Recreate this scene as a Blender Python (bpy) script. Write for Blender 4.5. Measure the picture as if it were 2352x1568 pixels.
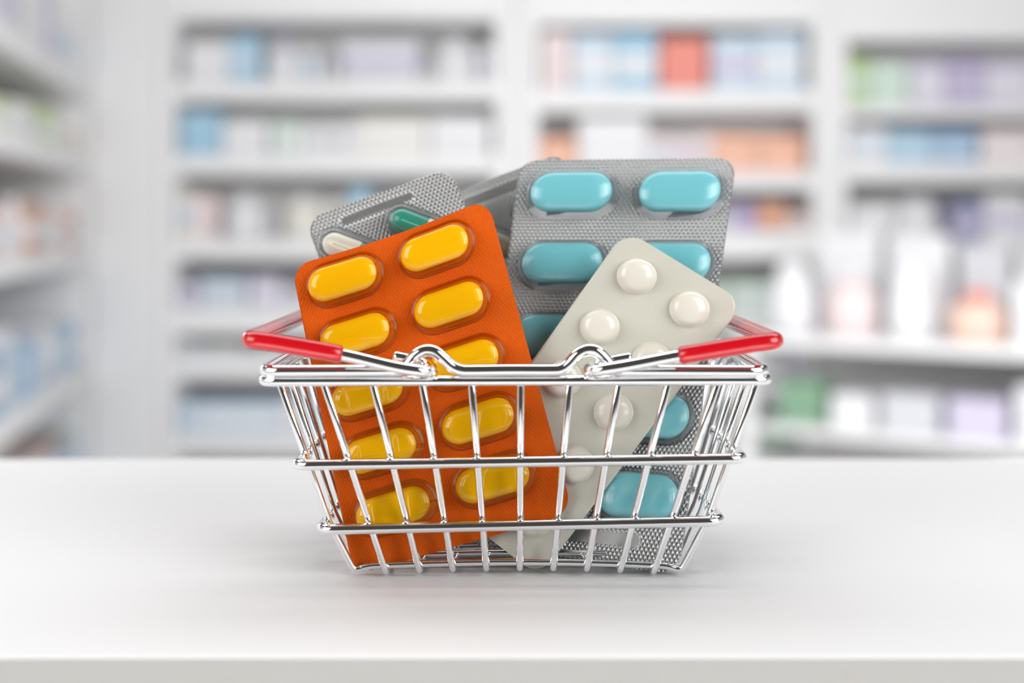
import bpy, bmesh, math, random
from mathutils import Vector, Matrix
SC = bpy.context.scene
for o in list(bpy.data.objects): bpy.data.objects.remove(o)
PI = math.pi
TOP = 1.0            # height of the counter top above the floor, metres
EYE = TOP + .085     # camera height
F = 3000.0           # focal length in pixels of the 2352 px wide frame

# ---------------------------------------------------------------- camera
cam_d = bpy.data.cameras.new('camera'); cam = bpy.data.objects.new('camera', cam_d)
SC.collection.objects.link(cam); SC.camera = cam
cam.location = (0, 0, EYE); cam.rotation_euler = (PI/2, 0, 0)
cam_d.sensor_width = 36; cam_d.lens = F/2352*36
cam_d.shift_y = -(784-520)/2352
cam_d.clip_start = .01; cam_d.clip_end = 50
cam_d.dof.use_dof = True; cam_d.dof.focus_distance = .322
cam_d.dof.aperture_fstop = cam_d.lens/1000/.0075

# ---------------------------------------------------------------- world, added lights, exposure
w = bpy.data.worlds.new('world'); SC.world = w; w.use_nodes = True
bg = w.node_tree.nodes['Background']; bg.inputs[0].default_value = (1, .94, .86, 1); bg.inputs[1].default_value = .065

def area(name, loc, target, sx, sy, power, col=(1, 1, 1)):
    d = bpy.data.lights.new(name, 'AREA'); d.shape = 'RECTANGLE'; d.size = sx; d.size_y = sy
    d.energy = power; d.color = col
    o = bpy.data.objects.new(name, d); SC.collection.objects.link(o)
    o.location = loc
    o.rotation_euler = (Vector(target)-Vector(loc)).to_track_quat('-Z', 'Y').to_euler()
    return o
area('overhead_softbox_counter', (0, .98, 2.6), (0, .38, 1.0), 3.2, .9, 30)  # softbox added overhead, out of view, to brighten the counter
area('softbox_right', (1.6, -1.0, 1.8), (0, .33, 1.03), 1.6, 1.6, 42)  # softbox added out of view for light from the right, no window here
area('softbox_left', (-1.6, -.95, 1.7), (0, .33, 1.03), 1.6, 1.4, 29)  # weaker partner on the left, likewise an added softbox
area('fill_light_floor', (0, -1.25, 2.95), (0, -1.15, 0), 2.2, .5, 75).data.spread = math.radians(64)  # added fill that whitens the floor mirrored in the chrome wires
area('fill_light_shelf_top', (-.4, 2.5, 2.9), (-.4, 5.0, 1.2), 6.5, 1.2, 20)  # added fill from above for the shelving, not a shop fitting
area('fill_light_shelf_front', (-1.5, 1.7, 1.68), (-1.5, 5.2, .5), 7.0, .35, 148)  # added fill just above view, lightens shelf interiors from the front
SC.view_settings.view_transform = 'Standard'; SC.view_settings.look = 'None'
SC.view_settings.gamma = 1; SC.view_settings.use_curve_mapping = False
SC.view_settings.exposure = .0
try:
    SC.cycles.use_denoising = True; SC.cycles.max_bounces = 10; SC.cycles.transparent_max_bounces = 24
    SC.cycles.sample_clamp_indirect = 4; SC.cycles.caustics_reflective = False; SC.cycles.caustics_refractive = False
except Exception: pass

# ---------------------------------------------------------------- helpers
def link(o, parent=None):
    SC.collection.objects.link(o)
    if parent: o.parent = parent
    return o
def empty(name, loc=(0, 0, 0), rz=0, parent=None):
    o = bpy.data.objects.new(name, None); o.location = loc; o.rotation_euler = (0, 0, rz); o.empty_display_size = .02
    return link(o, parent)
def tag(o, label=None, cat=None, group=None, kind=None):
    if label: o['label'] = label
    if cat: o['category'] = cat
    if group: o['group'] = group
    if kind: o['kind'] = kind
    return o
def mesh(name, verts, faces, mats, parent=None, smooth=True, fm=None, uv=None, attr=None):
    me = bpy.data.meshes.new(name)
    org = parent.matrix_world.translation if parent else None
    me.from_pydata([tuple(v) for v in verts], [], faces)
    for m in (mats if isinstance(mats, (list, tuple)) else [mats]): me.materials.append(m)
    if fm: me.polygons.foreach_set('material_index', fm)
    if smooth: me.polygons.foreach_set('use_smooth', [True]*len(me.polygons))
    if uv:
        l = me.uv_layers.new(name='UVMap')
        for lp in me.loops: l.data[lp.index].uv = uv[lp.vertex_index]
    if attr:
        a = me.attributes.new('flat', 'FLOAT', 'POINT'); a.data.foreach_set('value', attr)
    me.validate(); me.update()
    return link(bpy.data.objects.new(name, me), parent)
def P(px, py, Y):   # a point of the place at depth Y
    return Vector(((px-1176)/F*Y, Y, EYE-(py-520)/F*Y))

def fillet(pts, r, n=6, closed=False):
    """round the corners of a polyline"""
    out = []; N = len(pts)
    for i, p in enumerate(pts):
        p = Vector(p)
        if not closed and i in (0, N-1): out.append(p); continue
        a = Vector(pts[i-1]); b = Vector(pts[(i+1) % N])
        rr = r[i] if isinstance(r, (list, tuple)) else r
        d1 = (a-p); d2 = (b-p); t = min(rr, d1.length*.48, d2.length*.48)
        p1 = p+d1.normalized()*t; p2 = p+d2.normalized()*t
        if t < 1e-6: out.append(p); continue
        for k in range(n+1):
            s = k/n; out.append(p1*(1-s)**2+p*2*s*(1-s)+p2*s*s)
    return out
def spline(pts, sub=6):
    pts = [Vector(p) for p in pts]; out = []
    for i in range(len(pts)-1):
        p0 = pts[max(i-1, 0)]; p1 = pts[i]; p2 = pts[i+1]; p3 = pts[min(i+2, len(pts)-1)]
        for k in range(sub):
            t = k/sub
            out.append(.5*((2*p1)+(p2-p0)*t+(2*p0-5*p1+4*p2-p3)*t*t+(3*p1-p0-3*p2+p3)*t**3))
    out.append(pts[-1]); return out
def tube(pts, r, seg=14, closed=False, cap=True):
    pts = [Vector(p) for p in pts]; n = len(pts); V = []; Fc = []
    def tan(i):
        a = pts[(i-1) % n] if (closed or i > 0) else pts[i]; b = pts[(i+1) % n] if (closed or i < n-1) else pts[i]
        return (b-a).normalized()
    t0 = tan(0); u = t0.orthogonal().normalized()
    us = []
    for i in range(n):
        t = tan(i); u = (u-t*u.dot(t)).normalized(); us.append((u.copy(), t))
    for i in range(n):
        u, t = us[i]; v = t.cross(u)
        for k in range(seg):
            a = 2*PI*k/seg; V.append(pts[i]+(u*math.cos(a)+v*math.sin(a))*r)
    m = n if closed else n-1
    off = 0
    if closed:   # match the seam
        best = min(range(seg), key=lambda s: (V[(n-1)*seg]-V[s]).length); off = best
    for i in range(m):
        j = (i+1) % n; o = off if (closed and j == 0) else 0
        for k in range(seg):
            Fc.append((i*seg+k, i*seg+(k+1) % seg, j*seg+(k+1+o) % seg, j*seg+(k+o) % seg))
    if not closed and cap:
        for i, s in ((0, -1), (n-1, 1)):
            c = pts[i]+us[i][1]*r*.35*s; b = len(V)
            for k in range(seg): V.append(c+(V[i*seg+k]-pts[i])*.72)
            for k in range(seg):
                q = (i*seg+k, i*seg+(k+1) % seg, b+(k+1) % seg, b+k); Fc.append(q if s > 0 else q[::-1])
            f = tuple(b+k for k in range(seg)); Fc.append(f if s > 0 else f[::-1])
    return V, Fc
def join(*parts):
    V = []; Fc = []
    for v, f in parts:
        b = len(V); V += list(v); Fc += [tuple(i+b for i in q) for q in f]
    return V, Fc
def box(x0, x1, y0, y1, z0, z1):
    V = [(x, y, z) for z in (z0, z1) for y in (y0, y1) for x in (x0, x1)]
    return V, [(0, 2, 3, 1), (4, 5, 7, 6), (0, 1, 5, 4), (2, 6, 7, 3), (0, 4, 6, 2), (1, 3, 7, 5)]
def bevel(o, wd, n=2):
    m = o.modifiers.new('bevel', 'BEVEL'); m.width = wd; m.segments = n; m.limit_method = 'ANGLE'; return o
def lathe(prof, seg=20, cx=0, cy=0):
    V = []; Fc = []
    for r, z in prof:
        for k in range(seg): V.append((cx+r*math.cos(2*PI*k/seg), cy+r*math.sin(2*PI*k/seg), z))
    for i in range(len(prof)-1):
        for k in range(seg):
            Fc.append((i*seg+k, i*seg+(k+1) % seg, (i+1)*seg+(k+1) % seg, (i+1)*seg+k))
    Fc.append(tuple(range(seg))[::-1]); Fc.append(tuple((len(prof)-1)*seg+k for k in range(seg)))
    return V, Fc

# ---------------------------------------------------------------- materials
def srgb(r, g, b):
    f = lambda c: (c/255/12.92) if c/255 <= .04045 else ((c/255+.055)/1.055)**2.4
    return (f(r), f(g), f(b), 1)
def mat(name, col, rough=.5, metal=0, **kw):
    m = bpy.data.materials.new(name); m.use_nodes = True
    p = m.node_tree.nodes['Principled BSDF']
    p.inputs['Base Color'].default_value = col if len(col) == 4 else (*col, 1)
    p.inputs['Roughness'].default_value = rough; p.inputs['Metallic'].default_value = metal
    for k, v in kw.items():
        k = k.replace('_', ' ')
        if k in p.inputs: p.inputs[k].default_value = v
    return m
def noise_mix(m, scale, amt, rough_amt=0):
    """slight procedural unevenness of the base colour"""
    nt = m.node_tree; p = nt.nodes['Principled BSDF']; c = p.inputs['Base Color'].default_value[:]
    tc = nt.nodes.new('ShaderNodeTexCoord'); n = nt.nodes.new('ShaderNodeTexNoise'); n.inputs['Scale'].default_value = scale
    mx = nt.nodes.new('ShaderNodeMix'); mx.data_type = 'RGBA'
    nt.links.new(tc.outputs['Object'], n.inputs['Vector']); nt.links.new(n.outputs[0], mx.inputs[0])
    mx.inputs[6].default_value = c; mx.inputs[7].default_value = (c[0]*(1-amt), c[1]*(1-amt), c[2]*(1-amt), 1)
    nt.links.new(mx.outputs[2], p.inputs['Base Color']); return m
def foil(name, col, rough, metal, freq, strength, dist, coat=0, coat_col=None, hatch=False):
    """embossed sheet: relief pattern in millimetres, kept flat where the attribute says so"""
    m = mat(name, col, rough, metal); nt = m.node_tree; N = nt.nodes; L = nt.links; p = N['Principled BSDF']
    if coat: p.inputs['Coat Weight'].default_value = coat; p.inputs['Coat Roughness'].default_value = .12
    uv = N.new('ShaderNodeUVMap'); uv.uv_map = 'UVMap'
    sep = N.new('ShaderNodeSeparateXYZ'); L.new(uv.outputs[0], sep.inputs[0])
    def M(op, a, b=None):
        n = N.new('ShaderNodeMath'); n.operation = op
        for i, q in enumerate((a, b)):
            if q is None: continue
            if isinstance(q, (int, float)): n.inputs[i].default_value = q
            else: L.new(q, n.inputs[i])
        return n.outputs[0]
    a = M('ADD', sep.outputs[0], M('MULTIPLY', sep.outputs[1], .62)); b = M('SUBTRACT', sep.outputs[0], M('MULTIPLY', sep.outputs[1], .62))
    sa = M('ABSOLUTE', M('SINE', M('MULTIPLY', a, freq))); sb = M('ABSOLUTE', M('SINE', M('MULTIPLY', b, freq)))
    if hatch: h = M('MINIMUM', M('POWER', sa, .5), M('POWER', sb, .5))
    else: h = M('POWER', M('MULTIPLY', sa, sb), 1.2)
    at = N.new('ShaderNodeAttribute'); at.attribute_name = 'flat'
    h = M('MULTIPLY', h, M('SUBTRACT', 1.0, at.outputs['Fac']))
    bp = N.new('ShaderNodeBump'); bp.inputs['Strength'].default_value = strength; bp.inputs['Distance'].default_value = dist
    L.new(h, bp.inputs['Height']); L.new(bp.outputs[0], p.inputs['Normal'])
    return m
def clear(name, tint, spec=.9, rough=.06, film=.0, film_col=(1, 1, 1, 1), edge=0, gl=.5):
    """thin clear moulded plastic"""
    m = bpy.data.materials.new(name); m.use_nodes = True; nt = m.node_tree; N = nt.nodes; L = nt.links
    N.remove(N['Principled BSDF']); out = N['Material Output']
    t = N.new('ShaderNodeBsdfTransparent'); t.inputs[0].default_value = tint
    g = N.new('ShaderNodeBsdfGlossy'); g.inputs['Roughness'].default_value = rough; g.inputs[0].default_value = (spec, spec, spec, 1)
    d = N.new('ShaderNodeBsdfDiffuse'); d.inputs[0].default_value = film_col
    m1 = N.new('ShaderNodeMixShader'); m1.inputs[0].default_value = film
    tl = N.new('ShaderNodeBsdfTranslucent'); tl.inputs[0].default_value = film_col
    md = N.new('ShaderNodeMixShader'); md.inputs[0].default_value = .5; L.new(d.outputs[0], md.inputs[1]); L.new(tl.outputs[0], md.inputs[2])
    lw = N.new('ShaderNodeLayerWeight'); pw = N.new('ShaderNodeMath'); pw.operation = 'POWER'; pw.inputs[1].default_value = 3.5
    fr = N.new('ShaderNodeMath'); fr.operation = 'MULTIPLY_ADD'; fr.inputs[1].default_value = gl; fr.inputs[2].default_value = .04
    L.new(lw.outputs['Facing'], pw.inputs[0]); L.new(pw.outputs[0], fr.inputs[0])
    m2 = N.new('ShaderNodeMixShader')
    if edge:   # the steep walls are seen through more plastic
        p2 = N.new('ShaderNodeMath'); p2.operation = 'POWER'; p2.inputs[1].default_value = 1.4; L.new(lw.outputs['Facing'], p2.inputs[0])
        e2 = N.new('ShaderNodeMath'); e2.operation = 'MULTIPLY_ADD'; e2.inputs[1].default_value = edge; e2.inputs[2].default_value = film; e2.use_clamp = True
        L.new(p2.outputs[0], e2.inputs[0]); L.new(e2.outputs[0], m1.inputs[0])
    L.new(t.outputs[0], m1.inputs[1]); L.new(md.outputs[0], m1.inputs[2])
    L.new(fr.outputs[0], m2.inputs[0]); L.new(m1.outputs[0], m2.inputs[1]); L.new(g.outputs[0], m2.inputs[2])
    L.new(m2.outputs[0], out.inputs[0]); return m

M_white = noise_mix(mat('white_laminate', (.86, .86, .865), .55), 3, .015)
M_edge = mat('counter_edge_shaded', (.46, .45, .435), .5)  # greyer than the top: the front face's weaker light is in this colour
M_chrome = mat('polished_chrome', (.93, .93, .94), .06, 1)
M_red = mat('red_plastic', srgb(196, 8, 26), .22, 0, Coat_Weight=.6, Coat_Roughness=.08)
M_orange = foil('orange_foil', (.68, .10, .001), .36, .0, 3.3, .55, .00020, coat=0, hatch=True)
M_orange.node_tree.nodes['Principled BSDF'].inputs['Specular IOR Level'].default_value = .12
M_silver = foil('silver_embossed_foil', (.45, .455, .45), .33, .75, 2.75, .9, .00035)
M_ivory = noise_mix(mat('ivory_plastic_sheet', (.67, .66, .57), .32, 0, Coat_Weight=.2), 120, .03)
M_cream = mat('cream_blister_plastic', (.86, .82, .72), .3, 0, Coat_Weight=.5, Subsurface_Weight=.0)
M_blue = mat('sky_blue_tablet', (.21, .70, .76), .3, 0, Coat_Weight=.5, Coat_Roughness=.1)
M_yellow = mat('yellow_capsule', (1.0, .72, .0), .3, 0, Specular_IOR_Level=.3, Coat_Weight=.3, Coat_Roughness=.1)
M_green = mat('green_capsule_shell', (.02, .33, .22), .25, 0, Coat_Weight=.5)
M_capw = mat('cream_capsule_shell', (.85, .82, .66), .3, 0, Coat_Weight=.4)
M_clear = clear('clear_blister_plastic', (.95, .95, .96, 1), film=.05, film_col=(.85, .87, .9, 1), edge=.25, gl=.5, rough=.2)
M_clear_o = clear('orange_blister_plastic', (1, .92, .45, 1), film=.10, film_col=(1, .34, .01, 1), edge=.5, gl=.10)

# ---------------------------------------------------------------- setting
rw = lambda name, b, m: tag(mesh(name, *box(*b), m, smooth=False), kind='structure')
M_wall = noise_mix(mat('painted_wall', (.78, .78, .77), .8), 2, .03)
M_floor = noise_mix(mat('vinyl_floor', (.82, .815, .80), .35), 4, .08)
rw('floor', (-4.2, 4.2, -3, 6.2, -.05, 0), M_floor)
rw('wall_back', (-4.2, 4.2, 6.2, 6.3, 0, 3), M_wall)
rw('wall_left', (-3.6, -3.5, -3, 6.3, 0, 3), M_wall)
rw('wall_right', (3.9, 4.0, -3, 6.3, 0, 3), M_wall)

ct = empty('counter', (0, .365, 0))
tag(ct, 'long white counter with a smooth top under the little wire basket', 'counter')
yf, yb = .2585, .479
V, Fc = box(-1.6, 1.6, yf, yb, TOP-.03, TOP); V = [Vector(v)-Vector(ct.location) for v in V]
wt = mesh('worktop', V, Fc, [M_white], ct, smooth=False); bevel(wt, .0009, 3)
V, Fc = box(-1.55, 1.55, yf+.012, yb-.01, 0, TOP-.03); V = [Vector(v)-Vector(ct.location) for v in V]
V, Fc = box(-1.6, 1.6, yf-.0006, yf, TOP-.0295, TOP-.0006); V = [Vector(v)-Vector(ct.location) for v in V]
eb = mesh('edge_shade_strip', V, Fc, [M_edge], ct, smooth=False); eb['label'] = 'worktop front edge, greyed to stand for its shade'  # thin strip added to carry the painted shade of the front face
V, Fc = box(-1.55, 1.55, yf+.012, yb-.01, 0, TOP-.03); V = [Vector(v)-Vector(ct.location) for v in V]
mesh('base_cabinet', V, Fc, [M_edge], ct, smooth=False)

# ---------------------------------------------------------------- basket
BC = Vector((.0015, .34, TOP))
bk = empty('shopping_basket', BC)
tag(bk, 'small chrome wire shopping basket with red handle grips on the white counter', 'basket')
def bpart(name, vf, m, parent=None, label=None):
    V, Fc = vf; o = mesh(name, [Vector(v)-BC for v in V], Fc, [m], parent or bk)
    if label: o['label'] = label
    return o
HR = .0495
fy = lambda z: .3010+(HR-z)/HR*.015
by = lambda z: .3790-(HR-z)/HR*.015
hw = lambda z: .0437+.0149*z/HR
def ring(z, cx, r, rad, tilt=0, sag=None):
    x0, x1, y0, y1 = cx-hw(z), cx+hw(z), fy(z), by(z)
    c = fillet([(x0, y0, 0), (x1, y0, 0), (x1, y1, 0), (x0, y1, 0)], rad, 8, True)
    # subdivide the long runs
    out = []
    for i in range(len(c)):
        a, b = c[i], c[(i+1) % len(c)]; n = max(1, int((b-a).length/.004))
        out += [a.lerp(b, k/n) for k in range(n)]
    for p in out: p.z = TOP+z+(p.x-cx)*tilt
    return tube(out, r, 16, True)
bpart('rim_wire', ring(.0495, .0008, .00125, .004, .002), M_chrome)
bpart('band_wire', ring(.0297, .0017, .0013, .0035, .0146), M_chrome)
bpart('band_wire', ring(.0137, .0021, .0013, .0035, .0215), M_chrome)
# upper wire with two humps front and back
zu = .0518; xl, xr = P(588+14, 0, .300).x, P(1775-14, 0, .300).x
hump = [(890, 851), (918, 850), (936, 838), (952, 818), (968, 807), (985, 804), (1002, 809), (1020, 824), (1040, 842), (1060, 850), (1085, 851),
        (1170, 850), (1262, 850), (1288, 848), (1306, 836), (1324, 816), (1340, 806), (1356, 803), (1373, 808), (1391, 825), (1406, 842), (1424, 850), (1450, 851)]
hp = spline([P(x, y, .300) for x, y in hump], 5)
fr_ = [Vector((p.x, .3000, p.z)) for p in hp]
bk_ = [Vector((p.x, .3800, p.z)) for p in hp][::-1]
z_ = TOP+zu
loop = fillet([fr_[0], fr_[-1], (xr, .300, z_), (xr, .380, z_), bk_[0], bk_[-1], (xl, .380, z_), (xl, .300, z_)], .0045, 8, True)
# build explicitly: front run, right corner, back run, left corner
cor = lambda a, b, c: fillet([a, b, c], .0045, 8)[1:-1]
loop = fr_+cor(fr_[-1], Vector((xr, .300, z_)), Vector((xr, .380, z_)))+cor(Vector((xr, .300, z_)), Vector((xr, .380, z_)), bk_[0]) \
    + bk_+cor(bk_[-1], Vector((xl, .380, z_)), Vector((xl, .300, z_)))+cor(Vector((xl, .380, z_)), Vector((xl, .300, z_)), fr_[0])
bpart('hinge_wire', tube(loop, .0014, 16, True), M_chrome)
# wires running front - bottom - back
RW = .00088
inset = .0021
zbot = lambda x: .0011+.0010*(1-min(1, abs(x-.0019)/.036)**2)
for i in range(9):
    k = i-4; xt = .0020+k*.01148; xb = .0019+k*.0081
    xf = lambda z: xb+(xt-xb)*z/HR
    zb = zbot(xb)
    p = [(xf(HR), fy(HR)+inset, TOP+HR), (xf(.0297), fy(.0297)+inset, TOP+.0297), (xf(.0137), fy(.0137)+inset, TOP+.0137), (xb, fy(0)+.0004, TOP+zb),
         (xb, by(0)-.0004, TOP+zb), (xf(.0137), by(.0137)-inset, TOP+.0137), (xf(.0297), by(.0297)-inset, TOP+.0297), (xf(HR), by(HR)-inset, TOP+HR)]
    bpart('upright_wire', tube(fillet(p, [0, .001, .001, .0016, .0016, .001, .001, 0], 5), RW, 12), M_chrome)
for k in range(6):
    yt = .3070+k*.0131; yb_ = .3180+k*.0090
    yy = lambda z: yb_+(yt-yb_)*z/HR
    cx = .0014
    L = []
    for z in (HR, .0297, .0137): L.append((cx-(hw(z)-inset), yy(z), TOP+z+.0004))
    xbt = .0398
    bot = [(cx-xbt, yy(0), TOP+.0012)]+[(cx+(-1+2*j/10)*.0365, yy(0), TOP+zbot(cx+(-1+2*j/10)*.0365)+.0013) for j in range(0, 11)]+[(cx+xbt, yy(0), TOP+.0012)]
    R = [(2*cx-a[0], a[1], a[2]) for a in L[::-1]]
    p = L+bot+R
    rr = [0, .001, .001, .0040]+[.002]*11+[.0040, .001, .001, 0]
    bpart('side_wire', tube(fillet(p, rr, 6), RW, 12), M_chrome)
# handles
def handle(front, cxpx, cypx, sgn, lab):
    Zc = EYE-(cypx-520)/F*.2965; Xc = (cxpx-1176)/F*.2965
    f = spline([P(*q) for q in front], 6)
    yc = .2955
    mir = lambda p: Vector((p.x, .680-p.y, p.z))
    c1 = Vector((Xc, yc, Zc)); c2 = mir(c1)
    pts = f+fillet([f[-1], c1, c2], .0065, 10)[1:-1]+fillet([c1, c2, mir(f[-1])], .0065, 10)[1:-1]+[mir(p) for p in f[::-1]]
    rod = bpart('handle', tube(pts, .0014, 14), M_chrome)
    # red sleeve between the two legs
    gx = P(780 if sgn < 0 else 1565, 0, .296).x
    g = [p for p in pts if (p.x < gx if sgn < 0 else p.x > gx)]
    # exact cut ends
    a = g[0].copy(); prev = pts[pts.index(g[0])-1]; t = (gx-prev.x)/(a.x-prev.x); e0 = prev.lerp(a, t)
    g = [e0]+g+[mir(e0)]
    o = bpart('grip', tube(g, .00205, 18), M_red)
    o.parent = rod; o['label'] = lab
    return rod
handle([(908, 819, .3043), (945, 827, .3045), (978, 838, .3038), (992, 847, .3008), (982, 853, .2978), (958, 851, .2966), (900, 841, .2963), (780, 813, .2960), (625, 786, .2957)],
       573, 779, -1, 'glossy red plastic sleeve')
handle([(1447, 822, .3043), (1405, 830, .3045), (1370, 839, .3038), (1354, 847, .3008), (1364, 852, .2978), (1390, 848, .2966), (1450, 838, .2963), (1565, 816, .2960), (1730, 789, .2957)],
       1781, 782, 1, 'glossy red plastic sleeve')

# ---------------------------------------------------------------- blister packs
class Sheet:
    def __init__(s, corners, W, H, rad, bend=0, sag=0):
        s.TL, s.TR, s.BL, s.BR = [P(*c) for c in corners]; s.W = W; s.H = H; s.rad = rad; s.bend = bend; s.sag = sag
        a = (s.TR-s.TL)+(s.BR-s.BL); b = (s.BL-s.TL)+(s.BR-s.TR)
        s.n = b.cross(a).normalized()
        if s.n.y > 0: s.n = -s.n
        s.up = -b.normalized()
    def at(s, u, v, w_=0):
        a, b = u/s.W, v/s.H
        p = (s.TL*(1-a)+s.TR*a)*(1-b)+(s.BL*(1-a)+s.BR*a)*b
        k = 4*a*(1-a); q = 4*b*(1-b)
        return p+s.n*(w_/1000+(s.bend*q)/1000)-s.up*(s.sag/1000*k*max(0, 1-b)**4)
def sd_stadium(x, y, L, r):
    dx = max(abs(x)-L, 0); return math.hypot(dx, y)-r
def build_sheet(S, name, root, m, flats, step=.7, th=.35):
    W, H, R = S.W, S.H, S.rad
    def cuts(n, r, T):   # dense near the rounded ends
        a = [r*(1-math.cos(PI/2*k/10)) for k in range(10)]
        m_ = [r+(T-2*r)*k/n for k in range(n+1)]
        return a+m_+[T-q for q in a[::-1]]
    vs = cuts(int((H-2*R)/step), R, H); nu = int(W/step)
    V = []; UV = []; A = []; Fc = []
    for side in (0, 1):
        for v in vs:
            d = 0
            if v < R: d = R-math.sqrt(max(0, R*R-(R-v)**2))
            if v > H-R: d = R-math.sqrt(max(0, R*R-(v-H+R)**2))
            for k in range(nu+1):
                u = d+(W-2*d)*k/nu
                V.append(S.at(u, v, 0 if side == 0 else -th)); UV.append((u, v))
                f = 1e9
                for (cu, cv, ang, L, r) in flats:
                    x, y = u-cu, v-cv; c, s_ = math.cos(ang), math.sin(ang)
                    f = min(f, sd_stadium(x*c+y*s_, -x*s_+y*c, L, r))
                A.append(max(0, min(1, .5-f/.6)))
    n1 = nu+1; nv = len(vs); off = n1*nv
    for j in range(nv-1):
        for k in range(nu):
            a = j*n1+k; Fc.append((a, a+n1, a+n1+1, a+1)); b = a+off; Fc.append((b, b+1, b+n1+1, b+n1))
    for j in range(nv-1):
        for k, fl in ((0, 0), (nu, 1)):
            a, b = j*n1+k, (j+1)*n1+k; q = (a, a+off, b+off, b); Fc.append(q if not fl else q[::-1])
    for j, fl in ((0, 1), (nv-1, 0)):
        for k in range(nu):
            a, b = j*n1+k, j*n1+k+1; q = (a, a+off, b+off, b); Fc.append(q if not fl else q[::-1])
    org = root.location
    return mesh(name, [p-org for p in V], Fc, [m], root, uv=UV, attr=A)
def solid(S, c, ang, L, prof, seg=14, split=False, groove=0):
    """stadium lofted through (radius, height) rings; heights above the sheet"""
    V = []; Fc = []; FM = []
    ca, sa = math.cos(ang), math.sin(ang)
    outl = []
    for k in range(seg+1): a = -PI/2+PI*k/seg; outl.append((1, math.cos(a), math.sin(a)))
    mid = 6
    for k in range(1, mid): outl.append((1-2*k/mid, 0, 1))
    for k in range(seg+1): a = PI/2+PI*k/seg; outl.append((-1, math.cos(a), math.sin(a)))
    for k in range(1, mid): outl.append((-1+2*k/mid, 0, -1))
    n = len(outl)
    for r, h in prof:
        for (e, cx, cy) in outl:
            x = e*L+cx*r; y = cy*r
            g = 1-groove*math.exp(-(x/.35)**2) if groove else 1
            V.append(S.at(c[0]+x*ca-y*sa, c[1]+x*sa+y*ca, h*g))
    for i in range(len(prof)-1):
        for k in range(n):
            Fc.append((i*n+k, (i+1)*n+k, (i+1)*n+(k+1) % n, i*n+(k+1) % n))
            if split:
                x = (outl[k][0]+outl[(k+1) % n][0])/2
                FM.append(0 if x > 0 else 1)
    f = tuple((len(prof)-1)*n+k for k in range(n)); Fc.append(f[::-1]); FM.append(0)
    f = tuple(range(n)); Fc.append(f); FM.append(0)
    return V, Fc, (FM if split else None)
def dome_prof(r, h, p=.6, flange=0, n=9):
    pr = []
    if flange: pr += [(r+flange, .02), (r+flange*.5, .12)]
    for k in range(n+1):
        a = PI/2*k/n
        pr.append((max(.02, r*math.cos(a)**p), .12+(h-.12)*math.sin(a)**p if k else .12))
    return pr
def pill_prof(r, h0, h, p=.8, q=1.0, n=8):
    pr = []; hc = (h0+h)/2; hh = (h-h0)/2
    for k in range(-n, n+1):
        a = PI/2*k/n; pr.append((max(.05, r*math.cos(a)**p), hc+hh*math.copysign(abs(math.sin(a))**q, a)))
    return pr
def caplet_prof(r, h0, h, n=5):
    """bevelled tablet: flat belt, sloping shoulders, gently domed face"""
    b = (h-h0)
    return [(r*.55, h0), (r*.84, h0+.06*b), (r*.96, h0+.16*b), (r, h0+.30*b), (r, h0+.60*b), (r*.96, h0+.70*b), (r*.86, h0+.80*b), (r*.66, h0+.91*b), (r*.42, h0+.975*b), (r*.15, h)]
def pk(root, name, data, mats, par=None):
    V, Fc, fm = data; org = root.location
    o = mesh(name, [p-org for p in V], Fc, mats, par or root, fm=fm)
    return o

def pack(name_root, label, corners, W, H, rad, sheet_mat, pockets, kind, bend=0, sag=0, stripes=()):
    S = Sheet(corners, W, H, rad, bend, sag)
    base = S.at(W/2, H, 0)
    root = empty('blister_pack', base); tag(root, label, 'blister pack')
    K = dict(orange=dict(L=4.55, r=4.95, fl=.9), blue=dict(L=5.0, r=6.1, fl=.0), capsule=dict(L=6.5, r=4.2, fl=.0), white=dict(L=.0, r=4.9, fl=.5))[kind]
    flats = [(u, v, a, K['L'], K['r']+K['fl']+.2) for (u, v, a, _) in pockets]+list(stripes)
    build_sheet(S, 'foil_sheet', root, sheet_mat, flats)
    for (u, v, a, flip) in pockets:
        if kind == 'orange':
            p = pk(root, 'pocket', solid(S, (u, v), a, 4.55, dome_prof(5.1, 5.1, .55, .9)), [M_clear_o])
            pk(root, 'capsule', solid(S, (u-.35, v-.25), a, 4.75, pill_prof(4.25, .4, 4.85, .62, .9), groove=.035 if (u+v) % 2 < 1.2 else 0), [M_yellow], p)
        elif kind == 'blue':
            p = pk(root, 'pocket', solid(S, (u, v), a, 5.1, dome_prof(6.5, 6.3, .6, .5)), [M_clear])
            pk(root, 'tablet', solid(S, (u, v+.1), a, 4.9, caplet_prof(5.35, .5, 5.9)), [M_blue], p)
        elif kind == 'capsule':
            p = pk(root, 'pocket', solid(S, (u, v), a, 6.9, dome_prof(4.5, 6.0, .6, .4)), [M_clear])
            pk(root, 'capsule', solid(S, (u, v), a, 6.6, pill_prof(3.15, .3, 6.1, 1, 1), split=True), [M_green, M_capw] if not flip else [M_capw, M_green], p)
        else:
            pk(root, 'pocket', solid(S, (u, v), 0, .02, dome_prof(4.6, 3.3, .66, .3)), [M_cream])
    return root

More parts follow.
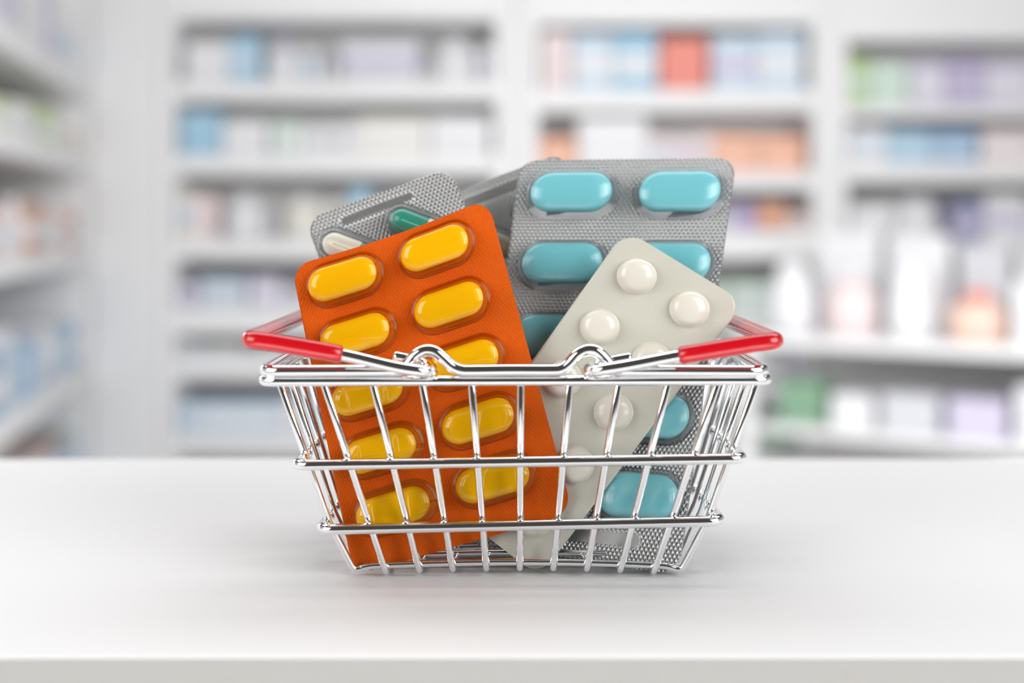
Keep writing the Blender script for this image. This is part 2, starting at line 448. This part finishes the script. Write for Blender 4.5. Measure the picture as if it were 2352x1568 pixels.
pack('o', 'orange foil blister pack of yellow capsules standing in the left of the basket',
     [(669, 610, .325), (1120, 455, .3265), (813, 1321, .3195), (1316, 1178, .321)], 53.7, 79.5, 5.2, M_orange,
     [(u, 7.4+14.75*k, 0.0, 0) for k in range(5) for u in (12.9, 37.6)], 'orange', sag=1.1)
pack('w', 'plain ivory blister pack of round white tablets leaning in front of the blue tablets',
     [(1437, 527, .333), (1710, 694, .334), (1000, 1140, .3285), (1240, 1326, .3205)], 34.1, 84.9, 5.4, M_ivory,
     [(u, 8.9+16.3*k, 0.0, 0) for k in range(5) for u in (8.9, 24.2)], 'white')
pack('b', 'silver blister pack of large light blue tablets standing at the right back',
     [(1193, 368, .356), (1692, 362, .356), (1085, 1262, .3345), (1560, 1318, .3205)], 55.2, 105.1, 5.0, M_silver,
     [(u, 10.1+19.5*k, 0.0, 0) for k in range(5) for u in (14.6, 42.0)], 'blue',
     stripes=[(30, 98.6, 0, 12.5, 1.9)])
pack('l', 'silver blister pack with green and cream capsules behind the orange pack, top corner raised',
     [(700, 504, .347), (1036, 384, .348), (975, 1240, .341), (1310, 1130, .342)], 40.7, 90.6, 5.2, M_silver,
     [(u, 13.6+16.3*k, math.radians(41), f) for k in range(5) for u, f in ((10.4, 0), (29.0, 1))], 'capsule',
     stripes=[(18.7, 3.9, -.02, 9.0, 1.3)])
pack('k', 'rearmost silver blister pack, its corner showing between the green capsules and the blue tablets',
     [(955, 473, .367), (1292, 350, .366), (1185, 1208, .353), (1520, 1095, .352)], 42.0, 91.5, 4.0, M_silver,
     [(u, 15.4+16.3*k, math.radians(41), f) for k in range(5) for u, f in ((14.6, 1), (33.6, 1))], 'capsule',
     stripes=[(21.0, 4.2, -.02, 9.5, 1.6)])

# ---------------------------------------------------------------- pharmacy shelving
M_shelf = noise_mix(mat('white_shelf_board', (.86, .86, .87), .5), 3, .02)
M_back = noise_mix(mat('grey_back_panel', (.78, .765, .76), .7), 3, .06)
ORD = ['first', 'second', 'third', 'fourth', 'fifth', 'sixth', 'seventh', 'eighth', 'ninth', 'tenth', 'eleventh', 'twelfth', 'thirteenth', 'fourteenth', 'fifteenth', 'sixteenth', 'seventeenth', 'eighteenth']
SHN = ['top', 'second', 'third', 'fourth', 'fifth', 'sixth', 'seventh', 'eighth']
_mc = {}
def cmat(rgb):
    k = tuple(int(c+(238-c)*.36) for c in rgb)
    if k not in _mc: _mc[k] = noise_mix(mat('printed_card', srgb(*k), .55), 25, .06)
    return _mc[k]
COL = dict(white=(236, 236, 240), pale_blue=(190, 216, 238), sky_blue=(130, 190, 226), mid_blue=(95, 150, 208), lilac=(196, 186, 220), pale_pink=(240, 214, 216),
           red=(238, 92, 72), orange=(246, 132, 72), peach=(248, 196, 172), cream=(240, 236, 222), mint=(196, 226, 208), green=(150, 190, 90), dark_green=(70, 128, 84),
           grey=(196, 198, 208), tan=(196, 160, 130), brown=(176, 110, 78), navy=(80, 84, 150), violet=(150, 130, 190), plum=(110, 84, 100))
def carton(w_, d_, h_, col, band=None):
    V, Fc = box(-w_/2, w_/2, 0, d_, 0, h_)
    ms = [cmat(COL[col])]; fm = [0]*6
    if band:   # printed band round the lower part of the carton
        z0, z1 = h_*.30, h_*.62
        V = []; Fc = []; fm = []
        zs = [0, z0, z1, h_]
        for z in zs: V += [(-w_/2, 0, z), (w_/2, 0, z), (w_/2, d_, z), (-w_/2, d_, z)]
        for i in range(3):
            for k in range(4):
                Fc.append((i*4+k, i*4+(k+1) % 4, i*4+4+(k+1) % 4, i*4+4+k)); fm.append(1 if i == 1 else 0)
        Fc += [(3, 2, 1, 0), (12, 13, 14, 15)]; fm += [0, 0]
        ms.append(cmat(COL[band]))
    return V, Fc, ms, fm
def product(kind, loc, rz, w_, h_, col, band, label, group, d_=.16):
    """a carton, a bottle with its cap, or a soft pouch"""
    name = {'carton': 'medicine_carton', 'bottle': 'bottle', 'pouch': 'pouch'}[kind]
    if kind == 'carton':
        V, Fc, ms, fm = carton(w_, d_, h_, col, band)
        o = mesh(name, V, Fc, ms, None, smooth=False, fm=fm); bevel(o, .002)
    elif kind == 'bottle':
        r = w_/2
        V, Fc = lathe([(r*.9, 0), (r, h_*.03), (r, h_*.62), (r*.86, h_*.72), (r*.42, h_*.79), (r*.42, h_*.86)], 20, 0, r)
        o = mesh(name, V, Fc, [cmat(COL[col])], None)
        V, Fc = lathe([(r*.5, h_*.82), (r*.5, h_*.98), (r*.44, h_)], 16, 0, r)
        mesh('cap', V, Fc, [cmat(COL[band or 'white'])], o)
    else:
        V = []; Fc = []; n = 10; m_ = 8
        for j in range(m_+1):
            t = j/m_; wj = w_/2*(1-.45*t**2.2)*(.92+.08*math.sin(PI*t)); dj = .05*math.sin(PI*(.15+.8*t))+.004
            for k in range(n*2):
                a = PI*k/n; V.append((wj*math.copysign(abs(math.cos(a))**.7, math.cos(a)), .06+dj*math.sin(a), h_*t))
        for j in range(m_):
            for k in range(n*2): Fc.append((j*2*n+k, j*2*n+(k+1) % (2*n), (j+1)*2*n+(k+1) % (2*n), (j+1)*2*n+k))
        Fc.append(tuple(range(2*n))[::-1]); Fc.append(tuple(m_*2*n+k for k in range(2*n)))
        o = mesh(name, V, Fc, [cmat(COL[col])], None)
    o.location = loc; o.rotation_euler = (0, 0, rz)
    tag(o, label, {'carton': 'box', 'bottle': 'bottle', 'pouch': 'pouch'}[kind], group)
    return o

YS = 5.0
zpy = lambda py, Y=YS: EYE-(py-520)/F*Y
xpx = lambda px, Y=YS: (px-1176)/F*Y
def unit(label, x0, x1, boards, side=(.07, .07), depth=.42, th=None):
    cx = (x0+x1)/2
    root = empty('shelving_unit', (cx, YS, 0)); tag(root, label, 'shelves', 'white shelving along the back')
    def add(n, b, m):
        V, Fc = box(*b); o = mesh(n, [(v[0]-cx, v[1]-YS, v[2]) for v in V], Fc, [m], root, smooth=False); bevel(o, .004); return o
    zt = zpy(boards[0][0])
    add('side_panel', (x0-side[0], x0, YS-.01, YS+depth, 0, 2.25), M_shelf); add('side_panel', (x1, x1+side[1], YS-.01, YS+depth, 0, 2.25), M_shelf)
    add('back_panel', (x0, x1, YS+depth-.02, YS+depth, .05, 2.24), M_back)
    for t, b in boards: add('shelf', (x0, x1, YS, YS+depth-.02, zpy(b), zpy(t)), M_shelf)
    return root
A_b = [(-130, -78+120), (186, 232), (356, 402), (548, 596), (704, 770), (826, 874), (1000, 1044)]
A_b[0] = (-60, 46)
B_b = [(-60, 56), (206, 256), (392, 436), (530, 596), (720, 770), (880, 930), (1030, 1080)]
C_b = [(-60, 94), (238, 270), (372, 420), (556, 604), (740, 790), (900, 950), (1040, 1090)]
unit('white shelving bay left of centre behind the counter', xpx(402), xpx(1138), A_b, (.06, .079))
unit('white shelving bay in the middle behind the blue tablets', xpx(1236), xpx(1866), B_b, (.0788, .065))
unit('white shelving bay at the right edge behind the display table', xpx(1946), xpx(2620), C_b, (.066, .07))
# broad white end panel between the left rack and the bays
ep = mesh('end_panel', *box(xpx(214), xpx(366)-.004, YS-.03, YS+.42, 0, 2.3), [M_shelf], smooth=False); bevel(ep, .01)
tag(ep, 'broad plain white upright panel between the angled rack and the shelves', 'panel')

random.seed(11)
def fill(bay, boards, si, items, gap_cols, x_end, names, kinds=('carton',), hpx=(70, 110)):
    """items: (px0, px1, top py, colour, band, kind); leftover width gets pale stock"""
    base_py = boards[si+1][0]; z0 = zpy(base_py); ceil_py = boards[si][1]
    rows = [i for i in items]
    x = x_end[0]+6
    spans = sorted((i[0], i[1]) for i in items)
    while x < x_end[1]-16:
        nxt = next((s for s in spans if s[1] > x and s[0] < x+18), None)
        if nxt: x = nxt[1]+3; continue
        lim = min([s[0] for s in spans if s[0] > x]+[x_end[1]-4])
        w_ = min(random.uniform(30, 66), lim-x-2)
        if w_ > 14:
            top = max(ceil_py+12, base_py-random.uniform(*hpx))
            rows.append((x, x+w_, top, random.choice(gap_cols), random.choice([None, None, 'grey', 'pale_blue', 'lilac']), random.choice(kinds)))
        x += max(w_, 10)+3
    rows.sort()
    for n, (a, b, top, col, band, kind) in enumerate(rows):
        w_ = (b-a)/F*YS; h_ = min(zpy(top)-z0, zpy(ceil_py)-z0-.01)
        kn = {'carton': 'carton', 'bottle': 'bottle', 'pouch': 'pouch'}[kind]
        lab = f"out-of-focus {col.replace('_', ' ')} {kn}, {ORD[n]} from left on the {SHN[si]} shelf of the {bay} bay"
        product(kind, (xpx((a+b)/2), YS+.03+.02*random.random(), z0), 0, w_, h_, col, band, lab, f'stock on the {SHN[si]} shelf of the {bay} bay', .2)
W_ = ['white', 'white', 'cream', 'pale_blue', 'grey']
A = (402, 1138)
fill('left', A_b, 0, [(420, 520, 95, 'white', None, 'carton'), (525, 590, 80, 'sky_blue', 'pale_blue', 'carton'), (600, 680, 85, 'white', 'lilac', 'bottle'), (780, 960, 84, 'grey', 'lilac', 'carton'),
     (985, 1100, 76, 'white', None, 'bottle')], ['white', 'grey'], A, '', ('carton', 'pouch'), (60, 90))
fill('left', A_b, 1, [(412, 500, 255, 'sky_blue', None, 'carton'), (505, 610, 276, 'white', None, 'carton'), (620, 690, 280, 'mint', 'white', 'carton'), (820, 980, 270, 'cream', 'white', 'carton'), (985, 1125, 266, 'white', None, 'carton')], ['white', 'cream'], A, '', ('carton',), (60, 80))
fill('left', A_b, 2, [(440, 490, 450, 'pale_pink', None, 'carton'), (500, 600, 440, 'white', None, 'bottle'), (630, 745, 445, 'cream', 'white', 'bottle'), (690, 725, 430, 'tan', None, 'carton')][:3]+[(800, 850, 430, 'sky_blue', 'white', 'carton')], ['white', 'cream', 'grey'], A, '', ('carton', 'bottle'), (70, 110))
fill('left', A_b, 3, [(450, 560, 640, 'pale_blue', 'grey', 'carton'), (570, 640, 636, 'lilac', 'white', 'carton')], ['grey', 'pale_blue', 'lilac'], A, '', ('carton',), (35, 60))
fill('left', A_b, 4, [], ['white', 'cream'], A, '', ('carton',), (22, 34))
fill('left', A_b, 5, [(450, 640, 925, 'pale_blue', 'white', 'carton')], ['pale_blue', 'white'], A, '', ('carton',), (60, 85))
B = (1236, 1866)
fill('middle', B_b, 0, [(1245, 1310, 70, 'pale_pink', None, 'carton'), (1316, 1410, 74, 'pale_blue', 'white', 'carton'), (1414, 1512, 72, 'sky_blue', 'white', 'carton'), (1520, 1628, 84, 'red', None, 'carton'), (1640, 1740, 78, 'pale_blue', 'lilac', 'carton'), (1744, 1850, 72, 'pale_blue', 'white', 'carton')], W_, B, '')
fill('middle', B_b, 1, [(1240, 1325, 318, 'orange', 'peach', 'carton'), (1330, 1490, 268, 'white', None, 'carton'), (1640, 1745, 312, 'orange', 'peach', 'carton'), (1748, 1850, 314, 'orange', 'peach', 'carton')], ['white', 'pale_pink'], B, '', ('carton',), (60, 90))
fill('middle', B_b, 2, [(1690, 1740, 470, 'violet', None, 'carton'), (1744, 1810, 462, 'brown', 'orange', 'carton')], ['tan', 'grey'], B, '', ('carton',), (40, 60))
fill('middle', B_b, 3, [(1680, 1850, 650, 'mint', 'grey', 'carton')], ['mint', 'grey', 'white'], B, '', ('carton',), (50, 70))
fill('middle', B_b, 4, [], ['mint', 'white', 'grey'], B, '', ('carton',), (60, 90))
fill('middle', B_b, 5, [(1700, 1840, 960, 'dark_green', None, 'carton')], ['mint', 'grey'], B, '', ('carton',), (50, 70))
C = (1946, 2560)
fill('right', C_b, 0, [(1952, 2006, 128, 'green', 'mint', 'carton'), (2010, 2092, 142, 'mint', None, 'carton'), (2098, 2180, 140, 'lilac', 'white', 'carton'), (2186, 2270, 136, 'violet', 'lilac', 'carton'), (2274, 2380, 140, 'lilac', 'white', 'carton')], ['lilac', 'white'], C, '')
fill('right', C_b, 1, [(1955, 2045, 292, 'white', 'pale_blue', 'carton'), (2050, 2150, 298, 'sky_blue', 'pale_blue', 'carton'), (2154, 2250, 300, 'mid_blue', 'pale_blue', 'carton'), (2262, 2370, 296, 'pale_pink', 'white', 'carton')], ['white', 'pale_pink'], C, '')
fill('right', C_b, 2, [(1960, 2060, 470, 'white', None, 'carton'), (2066, 2180, 452, 'white', None, 'pouch'), (2196, 2262, 462, 'navy', 'lilac', 'carton'), (2270, 2370, 448, 'white', 'lilac', 'carton')], ['white'], C, '')

# angled rack on the left
import mathutils
ang = math.atan(.175)
rackL = 3.2
O = Vector((xpx(206), YS, 0)); dirv = Vector((.175, -1, 0)).normalized()
rack = empty('angled_rack', O); rack.rotation_euler = (0, 0, 0)
tag(rack, 'white rack angled towards the camera at the left edge', 'shelves')
nx = Vector((-1, -.175, 0)).normalized()   # towards the back of the rack
def rp(t, d, z): return dirv*t+nx*d+Vector((0, 0, z))
def rbox(name, t0, t1, d0, d1, z0, z1, m):
    V = [rp(t, d, z) for z in (z0, z1) for d in (d0, d1) for t in (t0, t1)]
    o = mesh(name, V, [(0, 2, 3, 1), (4, 5, 7, 6), (0, 1, 5, 4), (2, 6, 7, 3), (0, 4, 6, 2), (1, 3, 7, 5)], [m], rack, smooth=False); bevel(o, .004); return o
rz = [(2.02, 2.09), (1.56, 1.63), (1.28, 1.345), (.94, 1.0), (.50, .57), (.12, .19)]
for a, b in rz: rbox('shelf', .02, rackL, 0, .38, a, b, M_shelf)
rbox('back_panel', .0, rackL, .38, .40, 0, 2.2, M_back)
rbox('side_panel', -.03, .02, -.005, .40, 0, 2.2, M_shelf)
rbox('side_panel', rackL, rackL+.04, -.005, .40, 0, 2.2, M_shelf)
random.seed(5)
rowc = [['white', 'white', 'grey', 'lilac'], ['tan', 'cream', 'white', 'green', 'cream'], ['brown', 'peach', 'white', 'pale_pink', 'tan'], ['mid_blue', 'sky_blue', 'grey', 'mid_blue', 'pale_blue'], ['sky_blue', 'tan', 'mid_blue', 'peach', 'grey']]
for si in range(1, 6):
    z0 = rz[si][1]; ht = rz[si-1][0]-z0; t = .12; n = 0
    while t < 2.2:
        w_ = random.uniform(.09, .20); c = rowc[si-1][n % len(rowc[si-1])]; h_ = ht*random.uniform(.34, .62)
        if t+w_ > 2.25 or n > 16: break
        kind = 'bottle' if (n*7+si) % 5 == 0 and w_ < .13 else 'carton'
        q = O+rp(t+w_/2, .03, z0)
        product(kind, q, PI/2+ang, w_, h_, c, random.choice([None, 'white', 'pale_blue']),
                f"out-of-focus {c.replace('_', ' ')} {kind}, {ORD[n]} from far end, {['', 'top', 'second', 'third', 'fourth', 'bottom'][si]} angled-rack shelf",
                f"stock on the {['', 'top', 'second', 'third', 'fourth', 'bottom'][si]} shelf of the angled rack", .2)
        t += w_+.02; n += 1

# low display table at the right, in front of the bays
tb = empty('display_table', (1.72, 4.02, 0), math.radians(-32))
tag(tb, 'low two-tier white display table in front of the right shelves', 'table')
def tbx(name, b, m):
    o = mesh(name, *box(*b), [m], tb, smooth=False); bevel(o, .006); return o
M_tab = M_shelf
tbx('table_top', (-.95, 1.0, -.35, .35, .70, .74), M_tab)
tbx('shelf', (-.90, .95, -.32, .32, .42, .45), M_tab); tbx('shelf', (-.90, .95, -.32, .32, .10, .13), M_tab)
for x in (-.93, .93):
    for y in (-.31, .31): tbx('leg', (x-.025, x+.025, y-.025, y+.025, 0, .70), M_tab)
tbx('back_panel', (-.90, .90, .30, .32, .13, .70), M_back)
random.seed(21)
def on_table(x, y, z, w_, h_, col, band, kind, label, group):
    q = tb.matrix_basis @ Vector((x, y, z)) if False else Matrix.Translation(tb.location) @ Matrix.Rotation(tb.rotation_euler.z, 4, 'Z') @ Vector((x, y, z))
    product(kind, q, tb.rotation_euler.z, w_, h_, col, band, label, group, .14)
tc = [('white', 'pouch'), ('pale_pink', 'bottle'), ('white', 'pouch'), ('peach', 'bottle'), ('white', 'carton'), ('lilac', 'pouch'), ('white', 'bottle'), ('plum', 'bottle'), ('white', 'pouch')]
x = -.88
for n in range(9):
    c, k = tc[n]; w_ = random.uniform(.14, .19)
    on_table(x+w_/2, -.30, .74, w_, random.uniform(.12, .18) if c in ('peach', 'plum') else random.uniform(.16, .27), c, 'red' if c == 'peach' else None, k, f'out-of-focus {c.replace("_", " ")} {k}, {ORD[n]} from left in display table front row', 'front row on the display table')
    x += w_+.03
x = -.80
for n in range(8):
    w_ = random.uniform(.15, .2); c = ['white', 'white', 'grey', 'white', 'cream', 'white', 'lilac', 'white'][n]
    on_table(x+w_/2, .02, .74, w_, random.uniform(.24, .36), c, None, 'carton', f'out-of-focus tall {c} carton, {ORD[n]} from left in display table back row', 'back row on the display table')
    x += w_+.035
x = -.84
for n in range(9):
    w_ = random.uniform(.12, .18); c = ['dark_green', 'white', 'grey', 'lilac', 'white', 'plum', 'dark_green', 'grey', 'white'][n]
    on_table(x+w_/2, -.26, .45, w_, random.uniform(.1, .17), c, None, 'carton', f'out-of-focus {c.replace("_", " ")} carton, {ORD[n]} from left under the display table top', 'cartons under the display table top')
    x += w_+.03
